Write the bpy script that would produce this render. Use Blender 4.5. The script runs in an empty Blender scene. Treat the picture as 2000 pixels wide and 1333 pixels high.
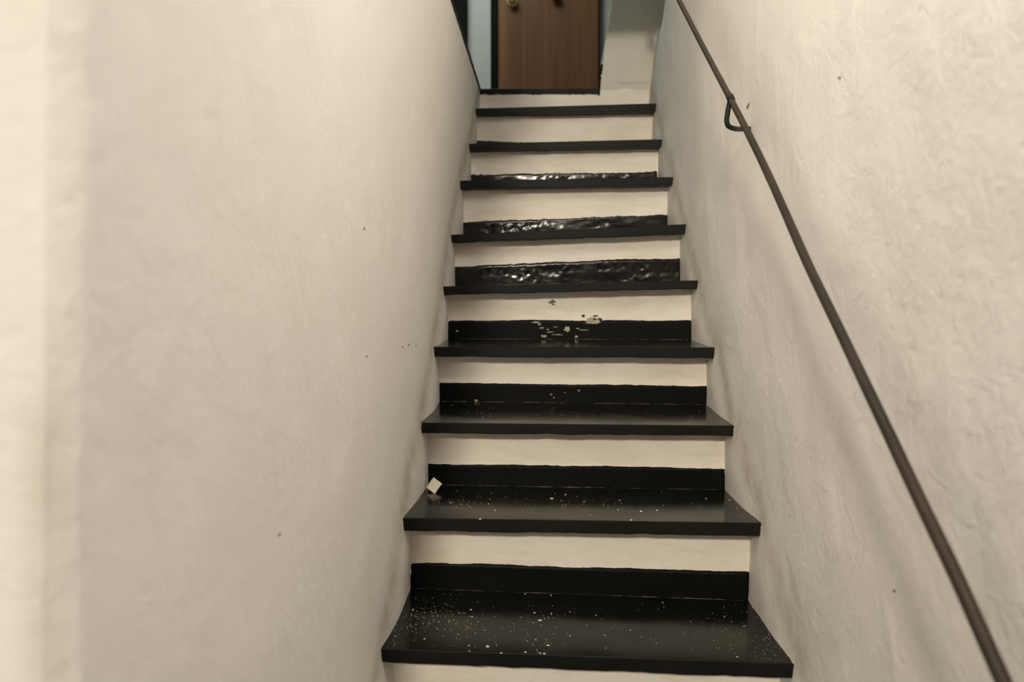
import bpy, bmesh, math, random
from mathutils import Vector, Matrix, Euler, noise

random.seed(7)
C = bpy.context.scene.collection
SC = bpy.context.scene

# ------------------------------------------------------------------ camera
F = 1850.0                                   # focal length in pixels of a 2000 px wide frame
PITCH = math.atan(107.0 / F)
YAW = math.atan(75.0 / F)
cam_d = bpy.data.cameras.new('camera')
cam = bpy.data.objects.new('camera', cam_d)
C.objects.link(cam)
cam_d.sensor_width = 36.0
cam_d.lens = F * 36.0 / 2000.0
cam_d.clip_start = 0.02
cam.rotation_euler = Euler((math.pi / 2 - PITCH, 0, YAW), 'XYZ')
cam_d.dof.use_dof = True
cam_d.dof.focus_distance = 2.35
cam_d.dof.aperture_fstop = 4.0
SC.camera = cam
RM = cam.rotation_euler.to_matrix()

# ------------------------------------------------------------------ light and exposure
w = bpy.data.worlds.new('world')
SC.world = w
w.use_nodes = True
w.node_tree.nodes['Background'].inputs[0].default_value = (1.0, 0.95, 0.87, 1)
w.node_tree.nodes['Background'].inputs[1].default_value = 0.03


def lamp(name, kind, loc, power, col, size, aim=None):
    d = bpy.data.lights.new(name, kind)
    d.energy = power
    d.color = col
    if kind == 'POINT':
        d.shadow_soft_size = size
    else:
        d.shape = 'SQUARE'
        d.size = size
    o = bpy.data.objects.new(name, d)
    o.location = loc
    if aim:
        o.rotation_euler = (Vector(aim) - Vector(loc)).to_track_quat('-Z', 'Y').to_euler()
    C.objects.link(o)
    return o


lamp('foyer_lamp', 'POINT', (-0.50, -4.0, 1.80), 725, (1.0, 0.89, 0.72), 0.18)
lamp('unseen_stair_lamp', 'POINT', (0.078, 0.70, 1.45), 13.2, (1.0, 0.90, 0.92), 0.05)
lamp('unseen_stair_lamp', 'POINT', (0.133, 1.20, 1.45), 8.4, (1.0, 0.97, 0.82), 0.05)  # second overhead light, unseen, added to brighten the side walls further up
lamp('upper_hall_lamp', 'AREA', (-0.7, 5.2, 2.9), 22, (0.88, 1.0, 0.93), 0.9, (-0.6, 5.3, 0))

SC.cycles.max_bounces = 20
SC.cycles.diffuse_bounces = 16
SC.view_settings.view_transform = 'Standard'
SC.view_settings.look = 'None'
SC.view_settings.gamma = 1.0
SC.view_settings.use_curve_mapping = False
SC.view_settings.exposure = 0.07


# ------------------------------------------------------------------ helpers
def P(px, py, Y):
    """Point of the staircase world on the upright plane at distance Y that the photo shows at px, py."""
    d = RM @ Vector(((px - 1000.0) / F, -(py - 666.5) / F, -1.0))
    return d * (Y / d.y)


def lerp(a, b, t):
    return a + (b - a) * t


def sstep(a, b, x):
    t = max(0.0, min(1.0, (x - a) / (b - a)))
    return t * t * (3 - 2 * t)


def table(tab, x):
    if x <= tab[0][0]:
        return tab[0][1]
    for (x0, v0), (x1, v1) in zip(tab, tab[1:]):
        if x <= x1:
            return lerp(v0, v1, (x - x0) / (x1 - x0))
    return tab[-1][1]


def fbm(x, y, z, oct=3):
    return noise.fractal(Vector((x, y, z)), 0.8, 2.0, oct)


def obj(name, verts, faces, mat, parent=None, smooth=False, attr=None):
    me = bpy.data.meshes.new(name)
    me.from_pydata([tuple(v) for v in verts], [], faces)
    me.validate()
    bm = bmesh.new()
    bm.from_mesh(me)
    bmesh.ops.recalc_face_normals(bm, faces=bm.faces)
    bm.to_mesh(me)
    bm.free()
    me.materials.append(mat)
    if smooth:
        for p in me.polygons:
            p.use_smooth = True
    if attr:
        for k, vals in attr.items():
            a = me.attributes.new(k, 'FLOAT', 'POINT')
            a.data.foreach_set('value', vals)
    o = bpy.data.objects.new(name, me)
    C.objects.link(o)
    if parent is not None:
        o.parent = parent
        o.matrix_parent_inverse = Matrix.Translation(parent.location).inverted()
    return o


def empty(name, loc=(0, 0, 0)):
    o = bpy.data.objects.new(name, None)
    o.location = loc
    C.objects.link(o)
    return o


def tag(o, label=None, cat=None, group=None, kind=None):
    for k, v in (('label', label), ('category', cat), ('group', group), ('kind', kind)):
        if v:
            o[k] = v
    return o


def grid(nu, nv, fn):
    vs = [fn(i / nu, j / nv) for j in range(nv + 1) for i in range(nu + 1)]
    fs = [(j * (nu + 1) + i, j * (nu + 1) + i + 1, (j + 1) * (nu + 1) + i + 1, (j + 1) * (nu + 1) + i)
          for j in range(nv) for i in range(nu)]
    return vs, fs


def box(x0, x1, y0, y1, z0, z1):
    v = [(x, y, z) for z in (z0, z1) for y in (y0, y1) for x in (x0, x1)]
    f = [(0, 2, 3, 1), (4, 5, 7, 6), (0, 1, 5, 4), (2, 6, 7, 3), (0, 4, 6, 2), (1, 3, 7, 5)]
    return v, f


def bevelled_box(name, x0, x1, y0, y1, z0, z1, mat, parent=None, b=0.003):
    o = obj(name, *box(x0, x1, y0, y1, z0, z1), mat, parent)
    m = o.modifiers.new('bevel', 'BEVEL')
    m.width = b
    m.segments = 2
    return o


def tube(pts, rad, n=14, cap=True):
    """Skin of a round bar along pts; rad is a number or a list."""
    pts = [Vector(p) for p in pts]
    vs, fs = [], []
    up = Vector((0.13, 0.2, 0.97))
    t0 = (pts[1] - pts[0]).normalized()
    a = t0.cross(up).normalized()
    for k, p in enumerate(pts):
        t = (pts[min(k + 1, len(pts) - 1)] - pts[max(k - 1, 0)]).normalized()
        a = (a - t * a.dot(t)).normalized()
        b = t.cross(a)
        r = rad[k] if isinstance(rad, (list, tuple)) else rad
        for i in range(n):
            an = 2 * math.pi * i / n
            vs.append(p + a * (r * math.cos(an)) + b * (r * math.sin(an)))
    for k in range(len(pts) - 1):
        for i in range(n):
            j = (i + 1) % n
            fs.append((k * n + i, k * n + j, (k + 1) * n + j, (k + 1) * n + i))
    if cap:
        fs.append(tuple(range(n)))
        fs.append(tuple(range((len(pts) - 1) * n, len(pts) * n)))
    return vs, fs


def lathe(profile, centre, axis='Y', n=28):
    """profile: list of (distance along the axis, radius); axis points at the camera side (-Y)."""
    vs, fs = [], []
    for (d, r) in profile:
        for i in range(n):
            an = 2 * math.pi * i / n
            vs.append(Vector(centre) + Vector((r * math.cos(an), -d, r * math.sin(an))))
    for k in range(len(profile) - 1):
        for i in range(n):
            j = (i + 1) % n
            fs.append((k * n + i, k * n + j, (k + 1) * n + j, (k + 1) * n + i))
    fs.append(tuple(range(n)))
    fs.append(tuple(range((len(profile) - 1) * n, len(profile) * n)))
    return vs, fs


# ------------------------------------------------------------------ materials
def new_mat(name):
    m = bpy.data.materials.new(name)
    m.use_nodes = True
    nt = m.node_tree
    b = nt.nodes['Principled BSDF']
    return m, nt, b


def N(nt, kind, **kw):
    n = nt.nodes.new(kind)
    for k, v in kw.items():
        if k in n.inputs.keys():
            n.inputs[k].default_value = v
        else:
            setattr(n, k, v)
    return n


def coords(nt, scale=(1, 1, 1)):
    tc = nt.nodes.new('ShaderNodeTexCoord')
    mp = nt.nodes.new('ShaderNodeMapping')
    mp.inputs['Scale'].default_value = scale
    nt.links.new(tc.outputs['Object'], mp.inputs['Vector'])
    return mp.outputs['Vector']


def tex(nt, vec, scale, detail=3.0, rough=0.55, dist=0.0):
    n = N(nt, 'ShaderNodeTexNoise', Scale=scale, Detail=detail, Roughness=rough, Distortion=dist)
    nt.links.new(vec, n.inputs['Vector'])
    return n.outputs['Fac']


def ramp(nt, fac, lo, hi, a=0.0, b=1.0):
    n = N(nt, 'ShaderNodeMapRange')
    n.inputs['From Min'].default_value = lo
    n.inputs['From Max'].default_value = hi
    n.inputs['To Min'].default_value = a
    n.inputs['To Max'].default_value = b
    nt.links.new(fac, n.inputs['Value'])
    return n.outputs['Result']


def mix(nt, fac, a, b):
    n = nt.nodes.new('ShaderNodeMix')
    n.data_type = 'RGBA'
    for s, v in ((n.inputs['Factor'], fac), (n.inputs[6], a), (n.inputs[7], b)):
        if isinstance(v, (tuple, list)):
            s.default_value = (*v, 1) if len(v) == 3 else v
        elif isinstance(v, (int, float)):
            s.default_value = v
        else:
            nt.links.new(v, s)
    return n.outputs[2]


def mul(nt, a, b):
    n = N(nt, 'ShaderNodeMath', operation='MULTIPLY')
    for s, v in ((n.inputs[0], a), (n.inputs[1], b)):
        if isinstance(v, (int, float)):
            s.default_value = v
        else:
            nt.links.new(v, s)
    return n.outputs[0]


def bump(nt, b, layers):
    prev = None
    for h, strength, dist in layers:
        n = N(nt, 'ShaderNodeBump', Strength=strength, Distance=dist)
        nt.links.new(h, n.inputs['Height'])
        if prev is not None:
            nt.links.new(prev, n.inputs['Normal'])
        prev = n.outputs['Normal']
    nt.links.new(prev, b.inputs['Normal'])


def plaster(name, base, stain, grime=True, streak=(1, 1, 1), amt=0.45, rough=0.62, relief=0.7, sc=1.0):
    m, nt, b = new_mat(name)
    v = coords(nt)
    vs = coords(nt, streak)
    c = mix(nt, ramp(nt, tex(nt, vs, 2.6 * sc, 4, 0.6, 0.6), 0.42, 0.80, 0, amt), base, stain)
    c = mix(nt, ramp(nt, tex(nt, vs, 11 * sc, 5, 0.65, 0.3), 0.55, 0.85, 0, amt * 0.6), c, tuple(x * 0.86 for x in stain))
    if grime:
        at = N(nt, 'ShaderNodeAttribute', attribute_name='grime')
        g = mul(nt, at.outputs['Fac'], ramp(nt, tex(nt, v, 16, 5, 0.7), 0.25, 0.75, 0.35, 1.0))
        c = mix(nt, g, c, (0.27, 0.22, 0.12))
    nt.links.new(c, b.inputs['Base Color'])
    b.inputs['Roughness'].default_value = rough
    b.inputs['Specular IOR Level'].default_value = 0.35
    bump(nt, b, [(tex(nt, v, 9, 3), 0.45 * relief, 0.012), (tex(nt, v, 38, 4, 0.6, 0.8), 0.55 * relief, 0.006),
                 (tex(nt, v, 150, 3, 0.6), 0.35 * relief, 0.0015)])
    return m


M_wall = plaster('wall_plaster', (0.90, 0.885, 0.855), (0.87, 0.83, 0.77), True, (1, 1, 0.55), 0.42, 0.6, 0.6)
M_wall_right = plaster('wall_plaster_rough', (0.90, 0.885, 0.855), (0.87, 0.83, 0.77), True, (1, 1, 0.55), 0.45, 0.6, 0.75)
M_riser = plaster('riser_plaster', (0.93, 0.885, 0.80), (0.74, 0.655, 0.52), False, (0.35, 1, 1.3), 0.9, 0.55, 0.5, 2.6)
M_hall = plaster('hall_plaster', (0.76, 0.735, 0.70), (0.66, 0.665, 0.64), False, (1, 1, 1), 0.5, 0.7)
M_pier = plaster('landing_wall_plaster', (0.70, 0.68, 0.60), (0.62, 0.59, 0.50), False, (1, 1, 1), 0.5, 0.65, 0.7)
M_ceil = plaster('ceiling_plaster', (0.88, 0.86, 0.81), (0.84, 0.80, 0.74), False)


def slate_mat(name, base=(0.0042, 0.0046, 0.0032), dust=(0.017, 0.017, 0.011), r0=0.12, r1=0.22, amt=0.40, fine=True, b0=0.015, sc=7.0, spec=0.10):
    m, nt, b = new_mat(name)
    v = coords(nt)
    va = coords(nt, (0.6, 1.3, 1))
    d = tex(nt, va, sc, 5, 0.65, 0.8)
    c = mix(nt, ramp(nt, d, 0.45, 0.82, 0, amt), base, dust)
    if fine:
        s = ramp(nt, tex(nt, v, 420, 2, 0.5), 0.70, 0.80, 0, 0.35)
        c = mix(nt, mul(nt, s, ramp(nt, tex(nt, v, 9, 3), 0.42, 0.62)), c, (0.30, 0.28, 0.21))
    nt.links.new(c, b.inputs['Base Color'])
    nt.links.new(ramp(nt, d, 0.35, 0.8, r0, r1), b.inputs['Roughness'])
    b.inputs['Specular IOR Level'].default_value = spec
    bump(nt, b, [(tex(nt, va, 5, 3), b0, 0.01), (tex(nt, v, 90, 4), 0.025, 0.001)])
    return m


M_slate = slate_mat('black_slate')
M_edge = slate_mat('slate_edge', (0.0060, 0.0062, 0.0045), (0.018, 0.015, 0.010), 0.45, 0.6, 0.35, False, 0.02, 9.0, 0.14)
M_band = slate_mat('black_gloss_paint', (0.0036, 0.0038, 0.0028), (0.010, 0.010, 0.007), 0.40, 0.55, 0.4, False, 0.02, 7.0, 0.08)
M_lumpy = slate_mat('worn_gloss_paint', (0.0045, 0.0048, 0.0036), (0.022, 0.019, 0.012), 0.12, 0.26, 0.5, False, 0.06, 14.0, 0.32)

m, nt, b = new_mat('rusty_iron')
v = coords(nt)
c = mix(nt, ramp(nt, tex(nt, v, 6, 4, 0.6), 0.4, 0.65), (0.020, 0.017, 0.012), (0.040, 0.025, 0.015))
c = mix(nt, ramp(nt, tex(nt, v, 130, 4, 0.7), 0.60, 0.70, 0, 0.8), c, (0.012, 0.011, 0.009))
nt.links.new(c, b.inputs['Base Color'])
b.inputs['Specular IOR Level'].default_value = 0.3
b.inputs['Roughness'].default_value = 0.5
bump(nt, b, [(tex(nt, v, 150, 4), 0.25, 0.001)])
M_iron = m

m, nt, b = new_mat('black_iron')
v = coords(nt)
nt.links.new(mix(nt, tex(nt, v, 60, 3), (0.006, 0.0065, 0.005), (0.013, 0.013, 0.010)), b.inputs['Base Color'])
b.inputs['Roughness'].default_value = 0.5
b.inputs['Specular IOR Level'].default_value = 0.2
M_black_iron = m

m, nt, b = new_mat('door_veneer')
vg = coords(nt, (16, 16, 0.35))
vg2 = coords(nt, (5, 5, 0.15))
c = mix(nt, ramp(nt, tex(nt, vg2, 2.2, 3, 0.5, 0.5), 0.35, 0.68), (0.175, 0.066, 0.022), (0.300, 0.130, 0.055))
c = mix(nt, ramp(nt, tex(nt, vg, 4.0, 4, 0.6, 0.4), 0.50, 0.75, 0, 0.6), c, (0.125, 0.044, 0.015))
nt.links.new(c, b.inputs['Base Color'])
b.inputs['Roughness'].default_value = 0.45
bump(nt, b, [(tex(nt, vg, 6, 3), 0.05, 0.001)])
M_door = m


def plain(name, col, rough=0.5, metal=0.0, var=0.8, spec=0.5):
    m, nt, b = new_mat(name)
    v = coords(nt)
    nt.links.new(mix(nt, tex(nt, v, 40, 3), col, tuple(x * var for x in col)), b.inputs['Base Color'])
    b.inputs['Roughness'].default_value = rough
    b.inputs['Metallic'].default_value = metal
    b.inputs['Specular IOR Level'].default_value = spec
    return m


M_brass = plain('brass', (0.85, 0.66, 0.27), 0.32, 0.55)
M_bronze = plain('dark_bronze', (0.09, 0.03, 0.015), 0.4, 0.3)
M_jamb = plain('black_door_paint', (0.006, 0.0065, 0.0055), 0.6, 0, 0.8, 0.12)
M_dark = plain('dark_door_paint', (0.005, 0.005, 0.005), 0.6, 0, 0.8, 0.12)
M_card = plain('cream_card', (0.74, 0.68, 0.54), 0.8, 0, 0.93)
M_crumb = plain('white_plaster_crumb', (0.80, 0.78, 0.70), 0.8)
M_bead = plain('dusty_plaster_bead', (0.50, 0.45, 0.34), 0.85, 0, 0.6)
M_seam = plain('joint_dust', (0.14, 0.13, 0.09), 0.8, 0, 0.4)
M_floor = plain('floor_tile', (0.10, 0.08, 0.06), 0.4)
M_chip = plain('bare_plaster', (0.55, 0.50, 0.40), 0.85, 0, 0.5)
M_rust = plain('brown_stain', (0.10, 0.055, 0.03), 0.6)

# ------------------------------------------------------------------ measurements of the flight
G = 0.273
Y0 = 1.736
OVER = 0.075
nose = [  # front top edge left, right; front bottom edge left, right (photo points)
    ((745, 1268), (1552, 1297), (747, 1295), (1550, 1327)),
    ((786, 1012), (1488, 1022), (790, 1038), (1483, 1048)),
    ((822, 826), (1434, 832), (826, 847), (1430, 852)),
    ((847, 678), (1397, 679), (848, 697), (1396, 700)),
    ((865, 560), (1362, 548), (866, 577), (1358, 564)),
    ((879, 459), (1340, 438), (880, 474), (1338, 457)),
    ((894, 353), (1315, 346), (895, 369), (1313, 362)),
    ((911, 281), (1292, 272), (912, 293), (1290, 286)),
    ((924, 212), (1282, 202), (925, 223), (1281, 217)),
]
back = [((800, 1149), (1465, 1173)), ((830, 947), (1417, 957)), ((852, 784), (1391, 791)), ((873, 662), (1353, 664))]
NY = [Y0 + G * i for i in range(9)]
RY = [NY[i + 1] + OVER for i in range(8)] + [4.200]          # face of the riser behind each tread
LAND_Y = 4.200
LAND_Z = P(1060, 174, LAND_Y).z

left_tab, right_tab, zl_tab = [], [], []
for i, n in enumerate(nose):
    left_tab.append((NY[i], P(*n[0], NY[i]).x))
    right_tab.append((NY[i], P(*n[1], NY[i]).x))
    zl_tab.append((NY[i], P(*n[0], NY[i]).z * 0.5 + P(*n[1], NY[i]).z * 0.5))
left_tab = [(0.6, left_tab[0][1])] + left_tab + [(LAND_Y, P(940, 184, LAND_Y).x)]
right_tab = [(0.3, right_tab[0][1] + 0.004)] + right_tab + [(LAND_Y, P(1270, 184, LAND_Y).x)]
zl_tab = [(0.3, zl_tab[0][1] - (Y0 - 0.3) * 0.64)] + zl_tab + [(LAND_Y, LAND_Z)]


def smooth_tab(tab, y):
    return sum(table(tab, y + d) for d in (-0.12, -0.06, 0, 0.06, 0.12)) / 5


def stair_dist(y, z):
    """Height above the pitch line of the flight, measured square to it."""
    return (z - table(zl_tab, y)) * 0.84


def cove(d):
    return 0.014 * (1 - sstep(-0.10, 0.075, d))


COVE0 = cove(0.0)


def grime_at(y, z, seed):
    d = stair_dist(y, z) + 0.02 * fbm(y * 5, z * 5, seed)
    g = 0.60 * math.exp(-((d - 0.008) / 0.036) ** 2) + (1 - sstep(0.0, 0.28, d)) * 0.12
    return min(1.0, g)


def x_left(y, z):
    x = smooth_tab(left_tab, y)
    x += cove(stair_dist(y, z)) - COVE0
    x = lerp(x, lerp(-0.2985, -0.3105, (y - 2.80) / 1.4), sstep(0.15, 0.80, z) * sstep(2.1, 2.8, y))
    x += (0.0165 * (z + 0.25) / 0.43) * (1 - sstep(0.6, 1.6, y))
    x += 0.0045 * fbm(y * 2.6, z * 2.0, 3.3) * sstep(0.0, 0.15, abs(stair_dist(y, z))) * (1 - sstep(0.5, 0.8, z))
    return x + 0.0011 * fbm(y * 13, z * 9, 1.7)


def x_right(y, z):
    x = smooth_tab(right_tab, y)
    x -= cove(stair_dist(y, z)) - COVE0
    x += 0.055 * sstep(0.88, 1.32, z) * sstep(3.3, 4.2, y)
    x += 0.0055 * fbm(y * 2.4, z * 2.2, 9.1) * sstep(0.0, 0.15, abs(stair_dist(y, z)))
    return x + 0.0012 * fbm(y * 12, z * 10, 5.2)


# ------------------------------------------------------------------ walls
CEIL_Z = 2.00
FLOOR_Z = -1.57


def wall_sheet(name, xf, y0, y1, z0, z1, ny, nz, mat, out, seed, keep=None, extra=None):
    vs, fs = grid(ny, nz, lambda u, v: (xf(lerp(y0, y1, u), lerp(z0, z1, v)), lerp(y0, y1, u), lerp(z0, z1, v)))
    gr = [min(1.0, grime_at(v[1], v[2], seed) + (extra(v[1], v[2]) if extra else 0)) for v in vs]
    if keep:
        fs = [f for f in fs if keep(sum(vs[k][1] for k in f) / 4, sum(vs[k][2] for k in f) / 4)]
        used = sorted({k for f in fs for k in f})
        remap = {k: i for i, k in enumerate(used)}
        vs = [vs[k] for k in used]
        gr = [gr[k] for k in used]
        fs = [tuple(remap[k] for k in f) for f in fs]
    # back skin, so that the wall has thickness
    n = len(vs)
    edges = {}
    for f in fs:
        for a, b_ in zip(f, f[1:] + f[:1]):
            edges.setdefault((min(a, b_), max(a, b_)), []).append((a, b_))
    vs2 = list(vs) + [(v[0] + out, v[1], v[2]) for v in vs]
    fs2 = list(fs) + [tuple(k + n for k in reversed(f)) for f in fs]
    for e, l in edges.items():
        if len(l) == 1:
            a, b_ = l[0]
            fs2.append((b_, a, a + n, b_ + n))
    o = obj(name, vs2, fs2, mat, None, True, {'grime': gr + gr})
    m = o.modifiers.new('edges', 'EDGE_SPLIT')
    m.split_angle = math.radians(50)
    return tag(o, kind='structure')


LEFT_TOP = P(938, 177, LAND_Y).z
# left wall: stops at the upper floor beside the top half of the flight
NZ = 136
ZT = CEIL_Z
ztop_row = round((LEFT_TOP - FLOOR_Z) / (ZT - FLOOR_Z) * NZ)
z_scale = lambda v: (lerp(FLOOR_Z, LEFT_TOP, v * NZ / ztop_row) if v * NZ <= ztop_row
                     else lerp(LEFT_TOP, ZT, (v * NZ - ztop_row) / (NZ - ztop_row)))
WY0, WY1, NYW = 0.600, LAND_Y, 190
vs, fs = grid(NYW, NZ, lambda u, v: (0, lerp(WY0, WY1, u), z_scale(v)))


def corner_round(y):
    return -0.012 * (1 - sstep(0.0, 0.016, y - WY0)) ** 2


def wall_left():
    rows = NZ + 1
    pts = [(x_left(v[1], v[2]) + corner_round(v[1]), v[1], v[2]) for v in vs]
    gr = []
    for p in pts:
        g = grime_at(p[1], p[2], 2.0)
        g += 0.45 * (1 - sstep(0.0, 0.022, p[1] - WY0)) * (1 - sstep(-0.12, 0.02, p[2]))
        gr.append(min(1, g))
    keep = [f for f in fs if not (sum(pts[k][1] for k in f) / 4 > 2.80 and sum(pts[k][2] for k in f) / 4 > LEFT_TOP)]
    n = len(pts)
    allv = pts + [(p[0] - 0.14, p[1] + (0.14 if p[1] < WY0 + 1e-4 else 0), p[2]) for p in pts]
    edges = {}
    for f in keep:
        for a, b_ in zip(f, f[1:] + f[:1]):
            edges.setdefault((min(a, b_), max(a, b_)), []).append((a, b_))
    allf = list(keep) + [tuple(k + n for k in reversed(f)) for f in keep]
    for l in edges.values():
        if len(l) == 1:
            a, b_ = l[0]
            if pts[a][1] < WY0 + 1e-4 and pts[b_][1] < WY0 + 1e-4:
                continue                                     # the front wall closes this side
            allf.append((b_, a, a + n, b_ + n))
    o = obj('wall_left', allv, allf, M_wall, None, True, {'grime': gr + gr})
    m = o.modifiers.new('edges', 'EDGE_SPLIT')
    m.split_angle = math.radians(50)
    return tag(o, kind='structure')


wall_left()


def front_fn(u, v):
    z = lerp(FLOOR_Z, ZT, v)
    xc = x_left(WY0, z) - 0.012
    t = u ** 1.6
    x = xc - 1.3 * t
    y = WY0 - 0.004 * sstep(0, 0.03, xc - x) - 0.22 * (xc - x) + 0.004 * fbm(x * 3, z * 3, 4.4)* sstep(0, 0.05, xc - x)
    return (x, y, z)


v2, f2 = grid(60, 90, front_fn)
g2 = []
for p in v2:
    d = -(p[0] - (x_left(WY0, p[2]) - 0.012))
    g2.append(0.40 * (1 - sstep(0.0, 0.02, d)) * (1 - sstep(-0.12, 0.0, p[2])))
tag(obj('wall_front', v2, f2, M_wall, None, True, {'grime': g2}), kind='structure')

wall_sheet('wall_right', x_right, -0.6, 4.62, FLOOR_Z, 2.6, 230, 170, M_wall_right, 0.14, 6.0)

# wall at the right of the landing, standing on the last riser
pl = [P(1170, 200, LAND_Y), P(1171, 172, LAND_Y), P(1173, 150, LAND_Y), P(1180, 100, LAND_Y), P(1188, 55, LAND_Y), P(1196, 0, LAND_Y)]
pl_tab = [(-2, pl[0].x)] + [(p.z, p.x) for p in pl] + [(2.6, pl[-1].x + 0.05)]


def pier_fn(u, v):
    z = lerp(LAND_Z - 0.0062, 2.6, v ** 1.5)
    xl = table(pl_tab, z) + 0.0035 * fbm(z * 28, 2.2, 1.1)
    xr = x_right(LAND_Y, z) + 0.01
    x = lerp(xl, xr, u)
    zl = P(1225, 163, LAND_Y).z
    y = LAND_Y - 0.001 - 0.0065 * sstep(zl, zl + 0.003, z) * sstep(0.25, 0.45, (x - 0.22) / 0.22) + 0.0015 * fbm(x * 14, z * 14, 7.7)
    return (x, y, z)


v2, f2 = grid(30, 120, pier_fn)
n = len(v2)
v2 = v2 + [(p[0], 4.50, p[2]) for p in v2[::31]]
for j in range(120):
    f2.append((j * 31, (j + 1) * 31, n + j + 1, n + j))
wall_end = tag(obj('wall_end', v2, f2, M_pier, None, True, {'grime': [0.0] * len(v2)}), kind='structure')
wall_end.modifiers.new('edges', 'EDGE_SPLIT').split_angle = math.radians(50)
# black paint left on the edge of that wall
for (ya, yb, wpx, nm) in ((126, 146, 4.0, 'painted_edge'), (149, 187, 3.4, 'painted_edge')):
    seg = []
    K = 12
    for k in range(K + 1):
        py = lerp(ya, yb, k / K)
        z = P(1170, py, LAND_Y).z
        xl = table(pl_tab, z)
        r = wpx * LAND_Y / F * (0.85 + 0.35 * fbm(k * 0.7, ya, 0.3))
        if k in (0, K):
            r *= 0.35
        seg.append((xl - 0.006, xl + r * 0.5, z))
    vv, ff = [], []
    for (a, b_, z) in seg:
        vv += [(a, LAND_Y - 0.0035, z), (b_, LAND_Y - 0.0035, z), (b_, LAND_Y + 0.004, z), (a, LAND_Y + 0.06, z)]
    for k in range(K):
        for q in range(4):
            ff.append((4 * k + q, 4 * k + (q + 1) % 4, 4 * k + 4 + (q + 1) % 4, 4 * k + 4 + q))
    ff += [(0, 1, 2, 3), (4 * K, 4 * K + 1, 4 * K + 2, 4 * K + 3)]
    obj(nm, vv, ff, M_jamb, wall_end)

# ------------------------------------------------------------------ upper hall
DY = 6.40
v2, f2 = grid(40, 40, lambda u, v: (lerp(-2.2, 0.9, u), DY + 0.003 * fbm(u * 20, v * 20, 1), lerp(0.7, 3.1, v)))
tag(obj('wall_back', v2, f2, M_hall, None, True), kind='structure')
fl = obj('floor', *box(-2.2, 0.9, LAND_Y + 0.02, DY, LAND_Z - 0.16, LAND_Z - 0.006), M_floor)
tag(fl, kind='structure')
obj('upper_floor_slab', *box(-2.2, -0.47, 2.80, LAND_Y + 0.02, LAND_Z - 0.16, LAND_Z - 0.006), M_floor, fl)
# black edging along the opening of the upper floor
v2, f2 = [], []
K = 40
for k in range(K + 1):
    y = lerp(2.80, LAND_Y + 0.01, k / K)
    x = x_left(y, LEFT_TOP) + 0.004
    z0 = LEFT_TOP - 0.006 + 0.0012 * fbm(y * 20, 0.4, 0.2)
    v2 += [(x, y, z0), (x, y, z0 + 0.013), (x - 0.155, y, z0 + 0.013), (x - 0.155, y, z0)]
for k in range(K):
    for q in range(4):
        f2.append((4 * k + q, 4 * k + (q + 1) % 4, 4 * k + 4 + (q + 1) % 4, 4 * k + 4 + q))
f2 += [(0, 1, 2, 3), tuple(4 * K + q for q in range(4))]
tag(obj('trim_1', v2, f2, M_edge), kind='structure')

DXL, DXR = P(973, 80, DY).x, P(1168, 80, DY).x
DH = LAND_Z + 2.02
door = tag(empty('door_1', ((DXL + DXR) / 2, DY, LAND_Z)), kind='structure')
bevelled_box('leaf', DXL, DXR, DY - 0.045, DY - 0.006, LAND_Z, DH, M_door, door, 0.004)
bevelled_box('jamb', P(959.5, 80, DY).x, DXL - 0.002, DY - 0.062, DY - 0.004, LAND_Z - 0.004, DH, M_jamb, door, 0.003)
bevelled_box('jamb', DXR + 0.001, DXR + 0.007, DY - 0.05, DY - 0.004, LAND_Z - 0.004, DH, M_jamb, door, 0.002)
bevelled_box('jamb', P(959.5, 80, DY).x, DXR + 0.012, DY - 0.062, DY - 0.004, DH, DH + 0.05, M_jamb, door, 0.003)
kb = P(1000.5, 1, DY - 0.05)
knob = obj('knob', *lathe([(0, 0.010), (0.020, 0.010), (0.026, 0.022), (0.036, 0.030), (0.048, 0.031), (0.058, 0.024), (0.062, 0.010)],
                          (kb.x, DY - 0.050, kb.z)), M_brass, door, True)
obj('rosette', *lathe([(-0.003, 0.040), (0.004, 0.040), (0.007, 0.034), (0.007, 0.012)], (kb.x, DY - 0.046, kb.z - 0.002)), M_brass, knob, True)
kc = P(1083, -7, DY - 0.05)
obj('pull_knob', *lathe([(0, 0.012), (0.018, 0.012), (0.026, 0.026), (0.040, 0.034), (0.054, 0.030), (0.062, 0.014)],
                        (kc.x, DY - 0.045, kc.z)), M_bronze, door, True)
door['label'] = 'brown wood veneer door with brass knob at the head of the stairs'

d2x = P(914, 40, DY).x
door2 = tag(empty('door_2', (d2x - 0.45, DY, LAND_Z)), kind='structure')
bevelled_box('jamb', d2x - 0.07, d2x, DY - 0.07, DY - 0.004, LAND_Z - 0.004, DH, M_jamb, door2, 0.003)
bevelled_box('leaf', d2x - 0.85, d2x - 0.07, DY - 0.04, DY - 0.006, LAND_Z, DH, M_dark, door2, 0.003)
bevelled_box('jamb', d2x - 0.92, d2x - 0.85, DY - 0.07, DY - 0.004, LAND_Z - 0.004, DH, M_jamb, door2, 0.003)
obj('knob', *lathe([(0, 0.01), (0.02, 0.01), (0.03, 0.026), (0.05, 0.028), (0.06, 0.01)], (d2x - 0.14, DY - 0.04, LAND_Z + 1.0)), M_bronze, door2, True)

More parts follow.
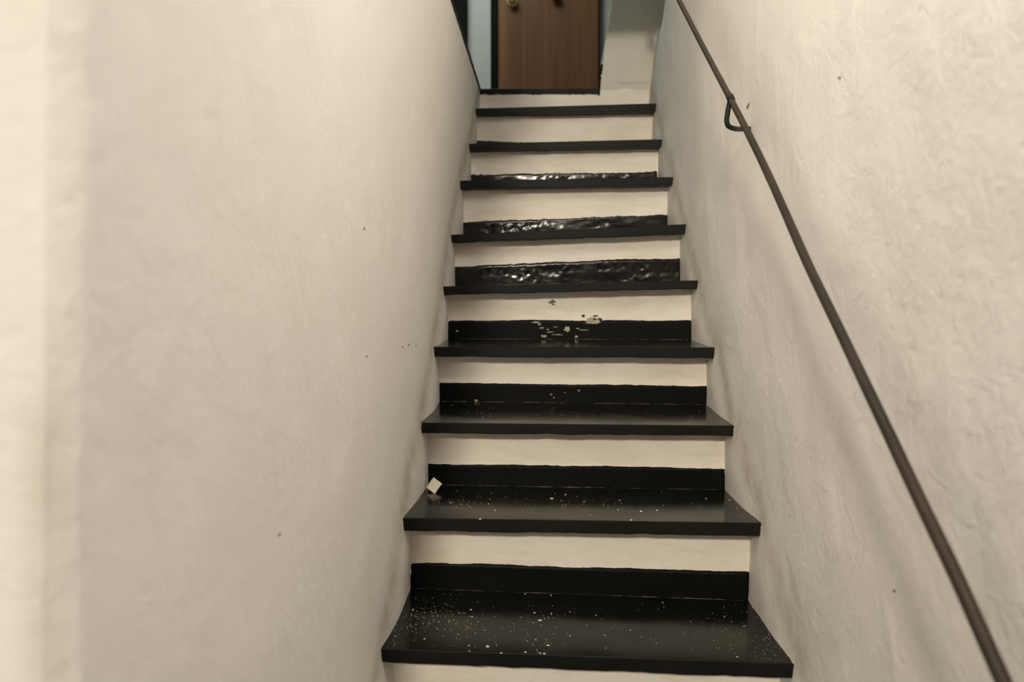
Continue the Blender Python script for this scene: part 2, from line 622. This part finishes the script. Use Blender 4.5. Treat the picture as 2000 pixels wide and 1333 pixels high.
# ceiling over the lower half of the flight and the foyer
tag(obj('ceiling', *box(-1.7, 0.60, -0.6, 3.30, CEIL_Z, CEIL_Z + 0.14), M_ceil), kind='structure')
tag(obj('unseen_beam', *box(-0.50, 0.60, 3.10, 3.30, 1.185, CEIL_Z), M_ceil), kind='structure')  # unseen drop, added to cut the foyer lamp's light on the landing wall
tag(obj('floor_foyer', *box(-1.7, 0.60, -0.9, 0.62, FLOOR_Z - 0.1, FLOOR_Z), M_floor), kind='structure')

# ------------------------------------------------------------------ the flight of stairs
stairs = empty('staircase', (0.07, Y0, FLOOR_Z))
tag(stairs, 'steep narrow staircase of black slate treads and white plaster risers between two walls', 'staircase')


def tread(i, fl, fr, bl, br, th_l, th_r, mat=M_slate):
    """Slab from its front edge fl-fr to its visible back edge bl-br; runs on 3 cm under the riser."""
    NX = 46
    vs_, fs_ = [], []
    ext = 0.012
    dl = (fl - fr).normalized() * ext
    for k in range(NX + 1):
        t = k / NX
        a = lerp(fl + dl, fr - dl, t)
        bk = lerp(bl + dl, br - dl, t)
        wv = 0.0010 * fbm(t * 6, i * 3.1, 0.7) + 0.0004 * fbm(t * 40, i * 3.1, 2.7)
        th = lerp(th_l, th_r, t) * (1 + 0.05 * fbm(t * 9, i, 5.5)) + 0.0012 * fbm(t * 38, i, 8.5)
        back_dir = (bk - a).normalized()
        bev = 0.0018
        f_top = a + Vector((0, wv, 0)) + back_dir * bev
        f_edge = a + Vector((0, wv, -bev))
        f_bot = a + Vector((0, wv * 0.5, -th + bev))
        f_bot2 = a + Vector((0, bev, -th))
        b_top = bk + back_dir * 0.03
        b_bot = b_top + Vector((0, 0, -th))
        mids = []
        NB = 6
        for q in range(1, NB):
            p = lerp(f_top, b_top, q / NB)
            p.z += 0.0007 * fbm(p.x * 9, p.y * 14, i)
            mids.append(p)
        vs_ += [f_bot2, f_bot, f_edge, f_top] + mids + [b_top, b_bot]
    R = len(vs_) // (NX + 1)
    for k in range(NX):
        for q in range(R):
            fs_.append((k * R + q, k * R + (q + 1) % R, (k + 1) * R + (q + 1) % R, (k + 1) * R + q))
    fs_ += [tuple(range(R)), tuple(NX * R + q for q in range(R))]
    o = obj('tread', vs_, fs_, mat, stairs, True)
    o.data.materials.append(M_edge)
    front = fl.y + 0.0014
    for p in o.data.polygons:
        if p.normal.z < 0.9:
            p.material_index = 1
    o.modifiers.new('edges', 'EDGE_SPLIT').split_angle = math.radians(28)
    return o


def riser(i, y, z0l, z0r, z1l, z1r):
    def fn(u, v):
        zb, zt = lerp(z0l, z0r, u), lerp(z1l, z1r, u)
        z = lerp(zb - 0.012, zt + 0.004, v)
        xl, xr = x_left(y, z) - 0.012, x_right(y, z) + 0.012
        x = lerp(xl, xr, u)
        return (x, y + 0.0022 * fbm(x * 6, z * 9, i * 2.7) + 0.0008 * fbm(x * 30, z * 30, i), z)
    v_, f_ = grid(60, 12, fn)
    n_ = len(v_)
    v_ = v_ + [(p[0], y + 0.05, p[2]) for p in v_]
    f_ = f_ + [tuple(k + n_ for k in reversed(f)) for f in f_]
    ring = [k for k in range(61)] + [j * 61 + 60 for j in range(1, 13)] + [12 * 61 + k for k in range(59, -1, -1)] + [j * 61 for j in range(11, 0, -1)]
    for a, b_ in zip(ring, ring[1:] + ring[:1]):
        f_.append((a, b_, b_ + n_, a + n_))
    o = obj('riser', v_, f_, M_riser, stairs, True)
    o.modifiers.new('edges', 'EDGE_SPLIT').split_angle = math.radians(50)
    return o


def band(i, rs, y, tl, tr, zbl, zbr, mat, lump, rag, u_end=1.0):
    """Black paint along the foot of a riser: top edge tl-tr (photo points), ragged, standing 2 mm proud."""
    a, b_ = P(*tl, y), P(*tr, y)
    NU, NV = 150, 14
    th = 0.0022

    def fn(u, v):
        x = lerp(a.x, b_.x, u * u_end)
        zt = lerp(a.z, b_.z, u * u_end)
        zt += rag * (0.9 * fbm(x * 12, i * 4.4, 0.5) + 0.7 * fbm(x * 75, i * 4.4, 1.5) + 0.4 * fbm(x * 260, i, 9.5))
        corner = min(u, 1 - u) * abs(b_.x - a.x)
        zt -= 0.004 * (1 - sstep(0, 0.008, corner))
        zb = lerp(zbl, zbr, u * u_end) - 0.008
        z = lerp(zb, zt, v)
        side = (1 - sstep(0.0, 0.004, corner))
        x += 0.002 * fbm(z * 90, i, 3.3 + (u > 0.5)) * (1 - sstep(0, 0.02, corner))
        rim = side if side > 0 else 0
        dy = -th * (0 if (v > 0.999 or corner < 1e-6) else 1)
        if v > 0.999 or corner < 1e-6:
            dy = 0.003
        if lump:
            f1 = fbm(x * 11, z * 30, i * 7.3, 3)
            f2_ = fbm(x * 48, z * 95, i * 3.3, 3)
            patch = sstep(-0.45, 0.3, fbm(x * 5, z * 9, i * 1.9 + 4, 2))
            dy += -lump * (0.40 * f1 + 0.55 * patch * f2_) * sstep(0, 0.3, 1 - v)
        else:
            dy += -0.0003 * fbm(x * 9, z * 12, i)
        return (x, y + dy, z)
    o = obj('painted_band', *grid(NU, NV, fn), mat, None, True)
    o['label'] = 'wrinkled glossy black paint along the foot of the riser' if lump > 0.001 else 'black painted band along the foot of the riser'
    o.parent = rs
    o.matrix_parent_inverse = rs.matrix_basis.inverted() @ rs.matrix_parent_inverse.inverted() @ Matrix.Translation(stairs.location).inverted()
    return o


def sub(o, part):
    """Parents a mesh given in world coordinates to a part of the staircase."""
    o.parent = part
    o.matrix_parent_inverse = part.matrix_basis.inverted() @ part.matrix_parent_inverse.inverted() @ Matrix.Translation(stairs.location).inverted()
    return o


bands = [  # top edge left, right (photo points), paint, lumpiness, raggedness
    ((800, 1097), (1465, 1117), M_band, 0.0, 0.0011),
    ((828, 905), (1418, 914), M_band, 0.0, 0.0013),
    ((851, 747), (1391, 753), M_band, 0.0, 0.0012),
    ((874, 625), (1353, 625), M_band, 0.0007, 0.0012),
    ((886, 519), (1333, 503), M_lumpy, 0.0030, 0.0026),
    ((901, 433), (1310, 418), M_lumpy, 0.0026, 0.0032),
    ((911, 341), (1284, 335), M_lumpy, 0.0026, 0.0034),
]
treads, risers, tread_geo = [], [], []
lower_front_z = None
for i, n in enumerate(nose):
    y = NY[i]
    fl, fr = P(*n[0], y), P(*n[1], y)
    th_l, th_r = fl.z - P(*n[2], y).z, fr.z - P(*n[3], y).z
    yb = RY[i]
    if i < len(back):
        bl, br = P(*back[i][0], yb), P(*back[i][1], yb)
    else:
        bl, br = Vector((x_left(yb, fl.z) - 0.004, yb, fl.z + 0.002)), Vector((x_right(yb, fr.z) + 0.004, yb, fr.z + 0.002))
    treads.append(tread(i, fl, fr, bl, br, th_l, th_r))
    tread_geo.append((fl, fr, bl, br, th_l, th_r))
# the risers: under the lowest tread seen, then one behind each tread
fl, fr, bl, br, th_l, th_r = tread_geo[0]
riser(20, NY[0] + OVER, fl.z - 0.19, fr.z - 0.19, fl.z - th_l, fr.z - th_r)
for i in range(9):
    bl, br = tread_geo[i][2], tread_geo[i][3]
    if i < 8:
        nf = tread_geo[i + 1]
        zl1, zr1 = nf[0].z - nf[4], nf[1].z - nf[5]
    else:
        zl1, zr1 = LAND_Z - 0.006, LAND_Z - 0.006
    rs = riser(i, RY[i], bl.z, br.z, zl1, zr1)
    risers.append(rs)
    if i < len(bands):
        tl, tr, mt, lump, rag = bands[i]
        band(i, rs, RY[i] - 0.0012, tl, tr, bl.z, br.z, mt, lump, rag)
    if i == 7:
        band(i, rs, RY[i] - 0.0012, (921, 274), (1050, 279), bl.z, br.z, M_lumpy, 0.002, 0.003)

# flight below the frame, down to the foyer floor
for k in range(1, 5):
    y = Y0 - G * k
    z = tread_geo[0][0].z - 0.178 * k
    fl, fr = Vector((x_left(y, z), y, z)), Vector((x_right(y, z), y, z))
    yb = y + G + OVER
    bl, br = Vector((x_left(yb, z), yb, z)), Vector((x_right(yb, z), yb, z))
    tread(-k, fl, fr, bl, br, 0.026, 0.026)
    riser(20 + k, y + OVER, z - 0.19 if k < 4 else FLOOR_Z + 0.012, z - 0.19 if k < 4 else FLOOR_Z + 0.012, z - 0.026, z - 0.026)

# black edge of the landing
K = 60
a, b_ = P(939, 174, LAND_Y), P(1170, 174, LAND_Y)
v2, f2 = [], []
for k in range(K + 1):
    t = k / K
    x = lerp(a.x - 0.006, b_.x, t)
    th = 10.2 * LAND_Y / F + 0.0028 * fbm(x * 40, 0.3, 0.9) + 0.0015 * fbm(x * 130, 2.3, 0.9)
    zt = lerp(a.z, b_.z, t)
    yf = LAND_Y - 0.008
    v2 += [(x, yf, zt - th), (x, yf, zt - 0.002), (x, yf + 0.002, zt), (x, LAND_Y + 0.10, zt), (x, LAND_Y + 0.10, zt - 0.02), (x, LAND_Y + 0.004, zt - th)]
R = 6
for k in range(K):
    for q in range(R):
        f2.append((k * R + q, k * R + (q + 1) % R, (k + 1) * R + (q + 1) % R, (k + 1) * R + q))
f2 += [tuple(range(R)), tuple(K * R + q for q in range(R))]
obj('landing_edge', v2, f2, M_edge, stairs)


# dusty joints at the back of the treads and plaster beads along their ends
def bead(p0, p1, r0, seed, n=60, gap=0.0, wob=0.0012):
    pts, rad = [], []
    for k in range(n + 1):
        t = k / n
        p = lerp(p0, p1, t)
        s = fbm(t * 14, seed, 0.3)
        p = p + Vector((0, 0, wob * 0.4 * fbm(t * 30, seed, 4.1))) + Vector((wob * fbm(t * 22, seed, 7.1), wob * 0.6 * fbm(t * 25, seed, 2.1), 0))
        pts.append(p)
        rad.append(max(0.00008, r0 * (0.55 + 1.1 * s + 0.8 * fbm(t * 60, seed, 1.3) - gap)))
    return tube(pts, rad, 6)


for i in range(4):
    fl, fr, bl, br, th_l, th_r = tread_geo[i]
    off = Vector((0, -0.0035, 0.0002))
    sub(obj('dusty_joint', *bead(lerp(bl, br, 0.02) + off, lerp(bl, br, 0.98) + off, 0.0011, i * 3.7, 140, 0.25, 0.0008), M_seam, None, True), treads[i])
    for side, (p0, p1) in enumerate(((fl, bl), (fr, br))):
        pts0 = Vector((0, 0, 0))
        q0 = Vector((x_left(p0.y, p0.z) if side == 0 else x_right(p0.y, p0.z), p0.y - 0.001, p0.z))
        q1 = Vector((x_left(p1.y, p1.z) if side == 0 else x_right(p1.y, p1.z), p1.y - 0.006, p1.z))
        sub(obj('plaster_bead', *bead(q0, q1, 0.0019, i * 5.1 + side, 50, 0.0, 0.0016), M_bead, None, True), treads[i])
    # plaster pushed against the cut ends of the slab at the front
    for side, p0 in enumerate((fl, fr)):
        q = Vector((x_left(p0.y, p0.z) if side == 0 else x_right(p0.y, p0.z), p0.y + 0.001, p0.z))
        sub(obj('plaster_bead', *bead(q, q - Vector((0, 0, th_l * 1.1)), 0.0026, i * 2.3 + side + 50, 14, 0.0, 0.0016), M_bead, None, True), treads[i])


# ------------------------------------------------------------------ chips, crumbs and flakes
def blob(c, r, flat=0.6, n=7):
    """A small irregular flake as vertices and faces (a low bipyramid)."""
    vs_ = []
    a0 = random.random() * 6.28
    for k in range(n):
        an = a0 + 2 * math.pi * k / n
        rr = r * random.uniform(0.6, 1.15)
        vs_.append(Vector((c.x + rr * math.cos(an), c.y + rr * math.sin(an), c.z + r * flat * random.uniform(0.1, 0.4))))
    top = Vector((c.x + r * random.uniform(-.2, .2), c.y, c.z + r * flat * random.uniform(0.8, 1.2)))
    bot = Vector((c.x, c.y, c.z - r * 0.1))
    vs_ += [top, bot]
    fs_ = []
    for k in range(n):
        j = (k + 1) % n
        fs_ += [(k, j, n), (j, k, n + 1)]
    return vs_, fs_


def join(parts):
    V, Fc = [], []
    for v_, f_ in parts:
        o_ = len(V)
        V += v_
        Fc += [tuple(k + o_ for k in f) for f in f_]
    return V, Fc


def on_tread(i, px, py):
    """Point on the top of tread i that the photo shows at px, py."""
    fl, fr, bl, br = tread_geo[i][:4]
    nrm = (fr - fl).cross(bl - fl).normalized()
    d = RM @ Vector(((px - 1000.0) / F, -(py - 666.5) / F, -1.0))
    return d * (fl.dot(nrm) / d.dot(nrm))


def scatter(i, clusters):
    parts = []
    for (cx, cy, sx, sy, cnt, r0, r1) in clusters:
        for _ in range(cnt):
            px, py = random.gauss(cx, sx), random.gauss(cy, sy)
            p = on_tread(i, px, py)
            fl, fr, bl, br = tread_geo[i][:4]
            t = (p.y - fl.y) / (bl.y - fl.y)
            if not 0.01 < t < 0.97:
                continue
            if not lerp(fl.x, bl.x, t) + 0.006 < p.x < lerp(fr.x, br.x, t) - 0.006:
                continue
            r = 1.25 * (r0 + (r1 - r0) * random.random() ** 2.5)
            parts.append(blob(p, r, 0.7, 5))
    return join(parts)


specks = [
    (0, 'specks of white plaster strewn over the lowest slate tread in view, thickest at left', [
        (850, 1205, 40, 22, 230, 0.00035, 0.0012), (950, 1225, 70, 25, 130, 0.0003, 0.0011), (1150, 1235, 180, 30, 110, 0.0003, 0.0010),
        (1440, 1230, 60, 28, 110, 0.00035, 0.0010), (1055, 1205, 22, 9, 26, 0.0004, 0.0014), (1060, 1268, 26, 10, 22, 0.0004, 0.0013),
        (790, 1235, 18, 22, 70, 0.0004, 0.0010), (1510, 1265, 22, 20, 60, 0.0004, 0.0009)]),
    (1, 'specks of white plaster strewn over the slate tread that holds the card scrap', [
        (890, 985, 40, 14, 110, 0.0003, 0.0011), (1050, 985, 90, 16, 70, 0.0003, 0.0012), (1260, 990, 110, 18, 60, 0.0003, 0.0011),
        (830, 1000, 18, 12, 50, 0.0004, 0.0010), (1440, 1000, 22, 14, 50, 0.0004, 0.0009)]),
    (2, 'few specks of white plaster on the third slate tread from below', [
        (920, 808, 40, 10, 40, 0.0004, 0.0011), (1180, 810, 110, 10, 40, 0.0004, 0.0012), (1390, 810, 20, 9, 30, 0.0004, 0.0010)]),
]
for i, lab, cl in specks:
    tag(obj('plaster_crumbs', *scatter(i, cl), M_crumb), lab, 'crumbs', None, 'stuff')

flakes = [
    (0, [(1055, 1213, 4.4), (1070, 1262, 4.2), (952, 1264, 4.2), (1063, 1278, 3.4), (1055, 1277, 2.6), (1026, 1275, 2.8), (916, 1262, 2.6),
         (917, 1273, 2.4), (920, 1192, 2.4), (922, 1206, 2.2), (1044, 1198, 2.8), (1077, 1199, 2.0), (1076, 1164, 2.2), (1026, 1161, 2.2),
         (806, 1192, 2.4), (979, 1277, 2.6), (1231, 1232, 2.0), (1113, 1243, 2.0), (1181, 1242, 1.8), (1440, 1284, 2.2), (1164, 1203, 2.0),
         (1113, 1196, 1.8), (1294, 1178, 1.8), (829, 1249, 2.2), (772, 1244, 2.2)],
     'lowest tread', 'plaster flakes on the lowest tread in view'),
    (1, [(1078, 975, 4.4), (1252, 1000, 3.4), (1283, 998, 3.0), (1233, 1017, 3.4), (938, 1015, 3.4), (1104, 967, 2.4), (1141, 981, 2.4),
         (1210, 978, 2.0), (1425, 978, 2.4), (1379, 975, 2.2), (880, 983, 2.8), (1207, 997, 2.0), (1153, 1007, 2.0), (954, 985, 2.2), (967, 998, 2.2)],
     'card scrap tread', 'plaster flakes on the tread with the card scrap'),
]
ORD = ['leftmost'] + [w_ + ' from the left' for w_ in 'second third fourth fifth sixth seventh eighth ninth tenth eleventh twelfth'.split()]
for i, spots, lab, grp in flakes:
    rows = {}
    for k, (px, py, r) in enumerate(spots):
        p = on_tread(i, px, py)
        g_ = tread_geo[i]
        t = (p - g_[0]).dot((g_[2] - g_[0]).normalized()) / (g_[2] - g_[0]).length
        edge = lerp(g_[0].y, g_[1].y, 0.5)
        t = (p.y - edge) / (g_[2].y - edge)
        rows.setdefault('by the front edge' if t < 0.13 else 'in the front half' if t < 0.5 else 'in the rear half', []).append((px, k))
    names = {}
    for row, l in rows.items():
        for q, (px, k) in enumerate(sorted(l)):
            names[k] = (row, ORD[q])
    for k, (px, py, r) in enumerate(spots):
        lab_k = 'white plaster flake %s of the %s, %s' % (names[k][0], lab, names[k][1])
        p = on_tread(i, px, py)
        rr = r * p.y / F * 0.95
        v_, f_ = blob(Vector((0, 0, 0)), rr, 0.55, 9)
        o = obj('plaster_flake', v_, f_, M_crumb)
        o.location = p
        tag(o, lab_k, 'flake', grp)


# chips out of the painted bands and risers
def chip(part, y, px, py, rx, ry, mat, seed, n=18, name='chipped_spot', amp=0.9):
    c = P(px, py, y)
    k_ = y / F
    vs_ = []
    for k in range(n):
        an = 2 * math.pi * k / n
        q = max(0.3, 0.9 + amp * fbm(math.cos(an) * 2.2, math.sin(an) * 2.2, seed))
        vs_.append(Vector((c.x + rx * k_ * q * math.cos(an), y - 0.0005, c.z + ry * k_ * q * math.sin(an))))
    vs_ += [Vector((v.x * 0.6 + c.x * 0.4, y - 0.0012 - 0.0006 * random.random(), v.z * 0.6 + c.z * 0.4)) for v in vs_[:n]]
    vs_ += [Vector((c.x, y - 0.001, c.z))]
    fs_ = []
    for k in range(n):
        j = (k + 1) % n
        fs_ += [(k, j, n + j, n + k), (n + k, n + j, 2 * n)]
    return sub(obj(name, vs_, fs_, mat, None, True), part)


yb = RY[3] - 0.0036
for (px, py, rx, ry) in ((1108, 643, 6, 5), (1063, 657, 6, 2.6), (1125, 658, 3.4, 2.6), (1046, 630, 8, 2.0), (1053, 634, 4, 2), (893, 647, 3, 2), (1058, 641, 5, 1.3), (1074, 649, 8, 1.1), (1090, 654, 10, 1.1), (1140, 645, 12, 1.0), (1128, 642, 4, 1.2), (1085, 639, 5, 1.0), (1070, 644, 3, 1.4)):
    chip(risers[3], yb, px, py, rx, ry, M_chip, px)
chip(risers[3], yb - 0.0005, 1157, 627, 17, 7.5, M_chip, 3.3, 36, 'chipped_spot', 0.35)
for k in range(9):
    chip(risers[3], yb - 0.0022, 1157 + random.uniform(-19, 19), 624 + random.uniform(-7, 8), random.uniform(2, 5), random.uniform(1, 2.5), M_rust if k % 2 else M_band, k * 1.3)
M_scuff = plain('grey_scuff', (0.22, 0.20, 0.13), 0.8)
for (px, py, rx, ry) in ((1080, 589, 5, 4), (1073, 591, 3, 2), (1081, 595, 4, 1.5)):
    chip(risers[3], RY[3] - 0.0025, px, py, rx, ry, M_scuff, px, 10)
for (px, py, r) in ((1076, 771, 2), (1082, 777, 2), (1130, 763, 2), (1103, 767, 1.6), (930, 783, 3)):
    chip(risers[2], RY[2] - 0.0036, px, py, r * 1.3, r * 0.8, M_chip, px, 8)

# small dark scuffs on the side walls
for wname, xf, sgn, marks in (('wall_left', x_left, 1, ((711, 447, 4, 3, 0.8), (798, 674, 5, 2, 0.5), (786, 678, 4, 1.5, 0.3), (716, 697, 4, 2, -0.8), (545, 1045, 4, 4, 0.3), (812, 676, 4, 1.5, 0.1))),
                              ('wall_right', x_right, -1, ((1640, 152, 5, 2, 0.6), (1747, 1155, 3, 3, 0.2), (1462, 205, 5, 9, 0.9)))):
    wall = bpy.data.objects[wname]
    for (px, py, rx, ry, rot) in marks:
        d = P(px, py, 1.0)
        t = table(left_tab if sgn > 0 else right_tab, 1.5) / d.x
        for _ in range(8):
            t = xf(d.y * t, d.z * t) / d.x
        c = d * t
        vs_ = []
        K = 12
        for k in range(K):
            an = 2 * math.pi * k / K
            q = 0.7 + 0.5 * fbm(math.cos(an) * 2, math.sin(an) * 2, px)
            a_, b_ = rx * q * math.cos(an), ry * q * math.sin(an)
            y = c.y + (a_ * math.cos(rot) - b_ * math.sin(rot)) * c.y / F * 2.2
            z = c.z + (a_ * math.sin(rot) + b_ * math.cos(rot)) * c.y / F
            vs_.append((xf(y, z) + sgn * 0.0012, y, z))
        vs_.append((xf(c.y, c.z) + sgn * 0.0016, c.y, c.z))
        n = len(vs_)
        vs_ += [(v[0] - sgn * 0.004, v[1], v[2]) for v in vs_[:K]]
        fs_ = [(k, (k + 1) % K, K) for k in range(K)] + [(k, (k + 1) % K, n + (k + 1) % K, n + k) for k in range(K)]
        obj('scuff_mark', vs_, fs_, M_bead if px == 1462 else M_scuff, wall, True)

# ------------------------------------------------------------------ handrail
rail_px = [(1953, 1323), (1896, 1187), (1863, 1113), (1813, 1014), (1764, 907), (1708, 788), (1655, 678), (1622, 605), (1572, 511), (1525, 390),
           (1471, 277), (1426, 191), (1368, 84), (1326.6, 0)]


def rail_point(px, py):
    """On the plane of the bar: 0.415 right of the eye lower down, a constant rise further up."""
    d = P(px, py, 1.0)
    if py > 380:
        Y = 0.415 / d.x
    else:
        Y = 0.9075 / (0.626 - d.z)
    return d * Y


pts = [rail_point(*p) for p in rail_px]
lo = pts[0] + (pts[0] - pts[4]).normalized() * 0.45
hi = pts[-1] + (pts[-1] - pts[-4]).normalized() * 0.9
path = [lo] + pts + [hi]
fine = []
for a, b_ in zip(path, path[1:]):
    for k in range(4):
        fine.append(lerp(a, b_, k / 4))
fine.append(path[-1])
for _ in range(14):
    fine = [fine[0]] + [(fine[k - 1] + fine[k] * 2 + fine[k + 1]) / 4 for k in range(1, len(fine) - 1)] + [fine[-1]]
rail = empty('handrail', (fine[0].x, fine[0].y, fine[0].z))
tag(rail, 'thin dark rusty iron handrail sloping up along the right wall', 'handrail')
rad = [lerp(0.0077, 0.0066, sstep(1.4, 2.4, p.y)) for p in fine]
obj('bar', *tube(fine, rad, 18), M_iron, rail, True)


def bracket_at(c, name='bracket'):
    w_ = x_right(c.y + 0.12, c.z - 0.05)
    k_ = c.y / F
    raw = [c + Vector((-0.001, -0.002, -0.002)), c + Vector((-0.005, -0.004, -0.020)), c + Vector((-0.009, -0.006, -0.042)), c + Vector((-0.009, -0.006, -0.052)),
           c + Vector((-0.005, -0.004, -0.060)), c + Vector((0.004, -0.002, -0.0635)), Vector((lerp(c.x, w_, 0.35), c.y + 0.035, c.z - 0.060)), Vector((w_ + 0.006, c.y + 0.125, c.z - 0.044))]
    fn_ = []
    for a, b_ in zip(raw, raw[1:]):
        for k in range(4):
            fn_.append(lerp(a, b_, k / 4))
    fn_.append(raw[-1])
    for _ in range(4):
        fn_ = [fn_[0]] + [(fn_[k - 1] + fn_[k] * 2 + fn_[k + 1]) / 4 for k in range(1, len(fn_) - 1)] + [fn_[-1]]
    br_ = obj(name, *tube(fn_, 0.0056, 12), M_black_iron, rail, True)
    t = Vector((0, 0.848, 0.53))
    cl = obj('collar', *tube([c - t * 0.013, c - t * 0.012, c + t * 0.012, c + t * 0.013], [0.0078, 0.0086, 0.0086, 0.0078], 16), M_black_iron, None, True)
    cl.parent = br_
    cl.matrix_parent_inverse = br_.matrix_basis.inverted() @ br_.matrix_parent_inverse.inverted() @ Matrix.Translation(rail.location).inverted()


bracket_at(rail_point(1427, 193))
bracket_at(fine[2])
bracket_at(fine[-2])

# ------------------------------------------------------------------ scrap of card in the corner of the second tread
base = on_tread(1, 849, 965)
q = [P(849, 965, base.y), P(863, 945, base.y + 0.035), P(846.8, 932.7, base.y + 0.058), P(833.3, 953.3, base.y + 0.026)]
nrm = (q[1] - q[0]).cross(q[3] - q[0]).normalized()
if nrm.y > 0:
    nrm = -nrm
cc = q[0].copy()
NU = 6
v2, f2 = grid(NU, NU, lambda u, v: lerp(lerp(q[0], q[1], u), lerp(q[3], q[2], u), v) + nrm * (0.0012 * math.sin(u * math.pi)))
n = len(v2)
v2 = [Vector(p) - cc for p in v2] + [Vector(p) - cc - nrm * 0.0022 for p in v2]
f2 = f2 + [tuple(k + n for k in reversed(f)) for f in f2]
ring = [k for k in range(NU + 1)] + [j * (NU + 1) + NU for j in range(1, NU + 1)] + [NU * (NU + 1) + k for k in range(NU - 1, -1, -1)] + [j * (NU + 1) for j in range(NU - 1, 0, -1)]
for a, b_ in zip(ring, ring[1:] + ring[:1]):
    f2.append((a, b_, b_ + n, a + n))
card = obj('card_scrap', v2, f2, M_card)
card.location = cc
tag(card, 'small square scrap of cream card leaning in the left corner of a black tread', 'scrap')
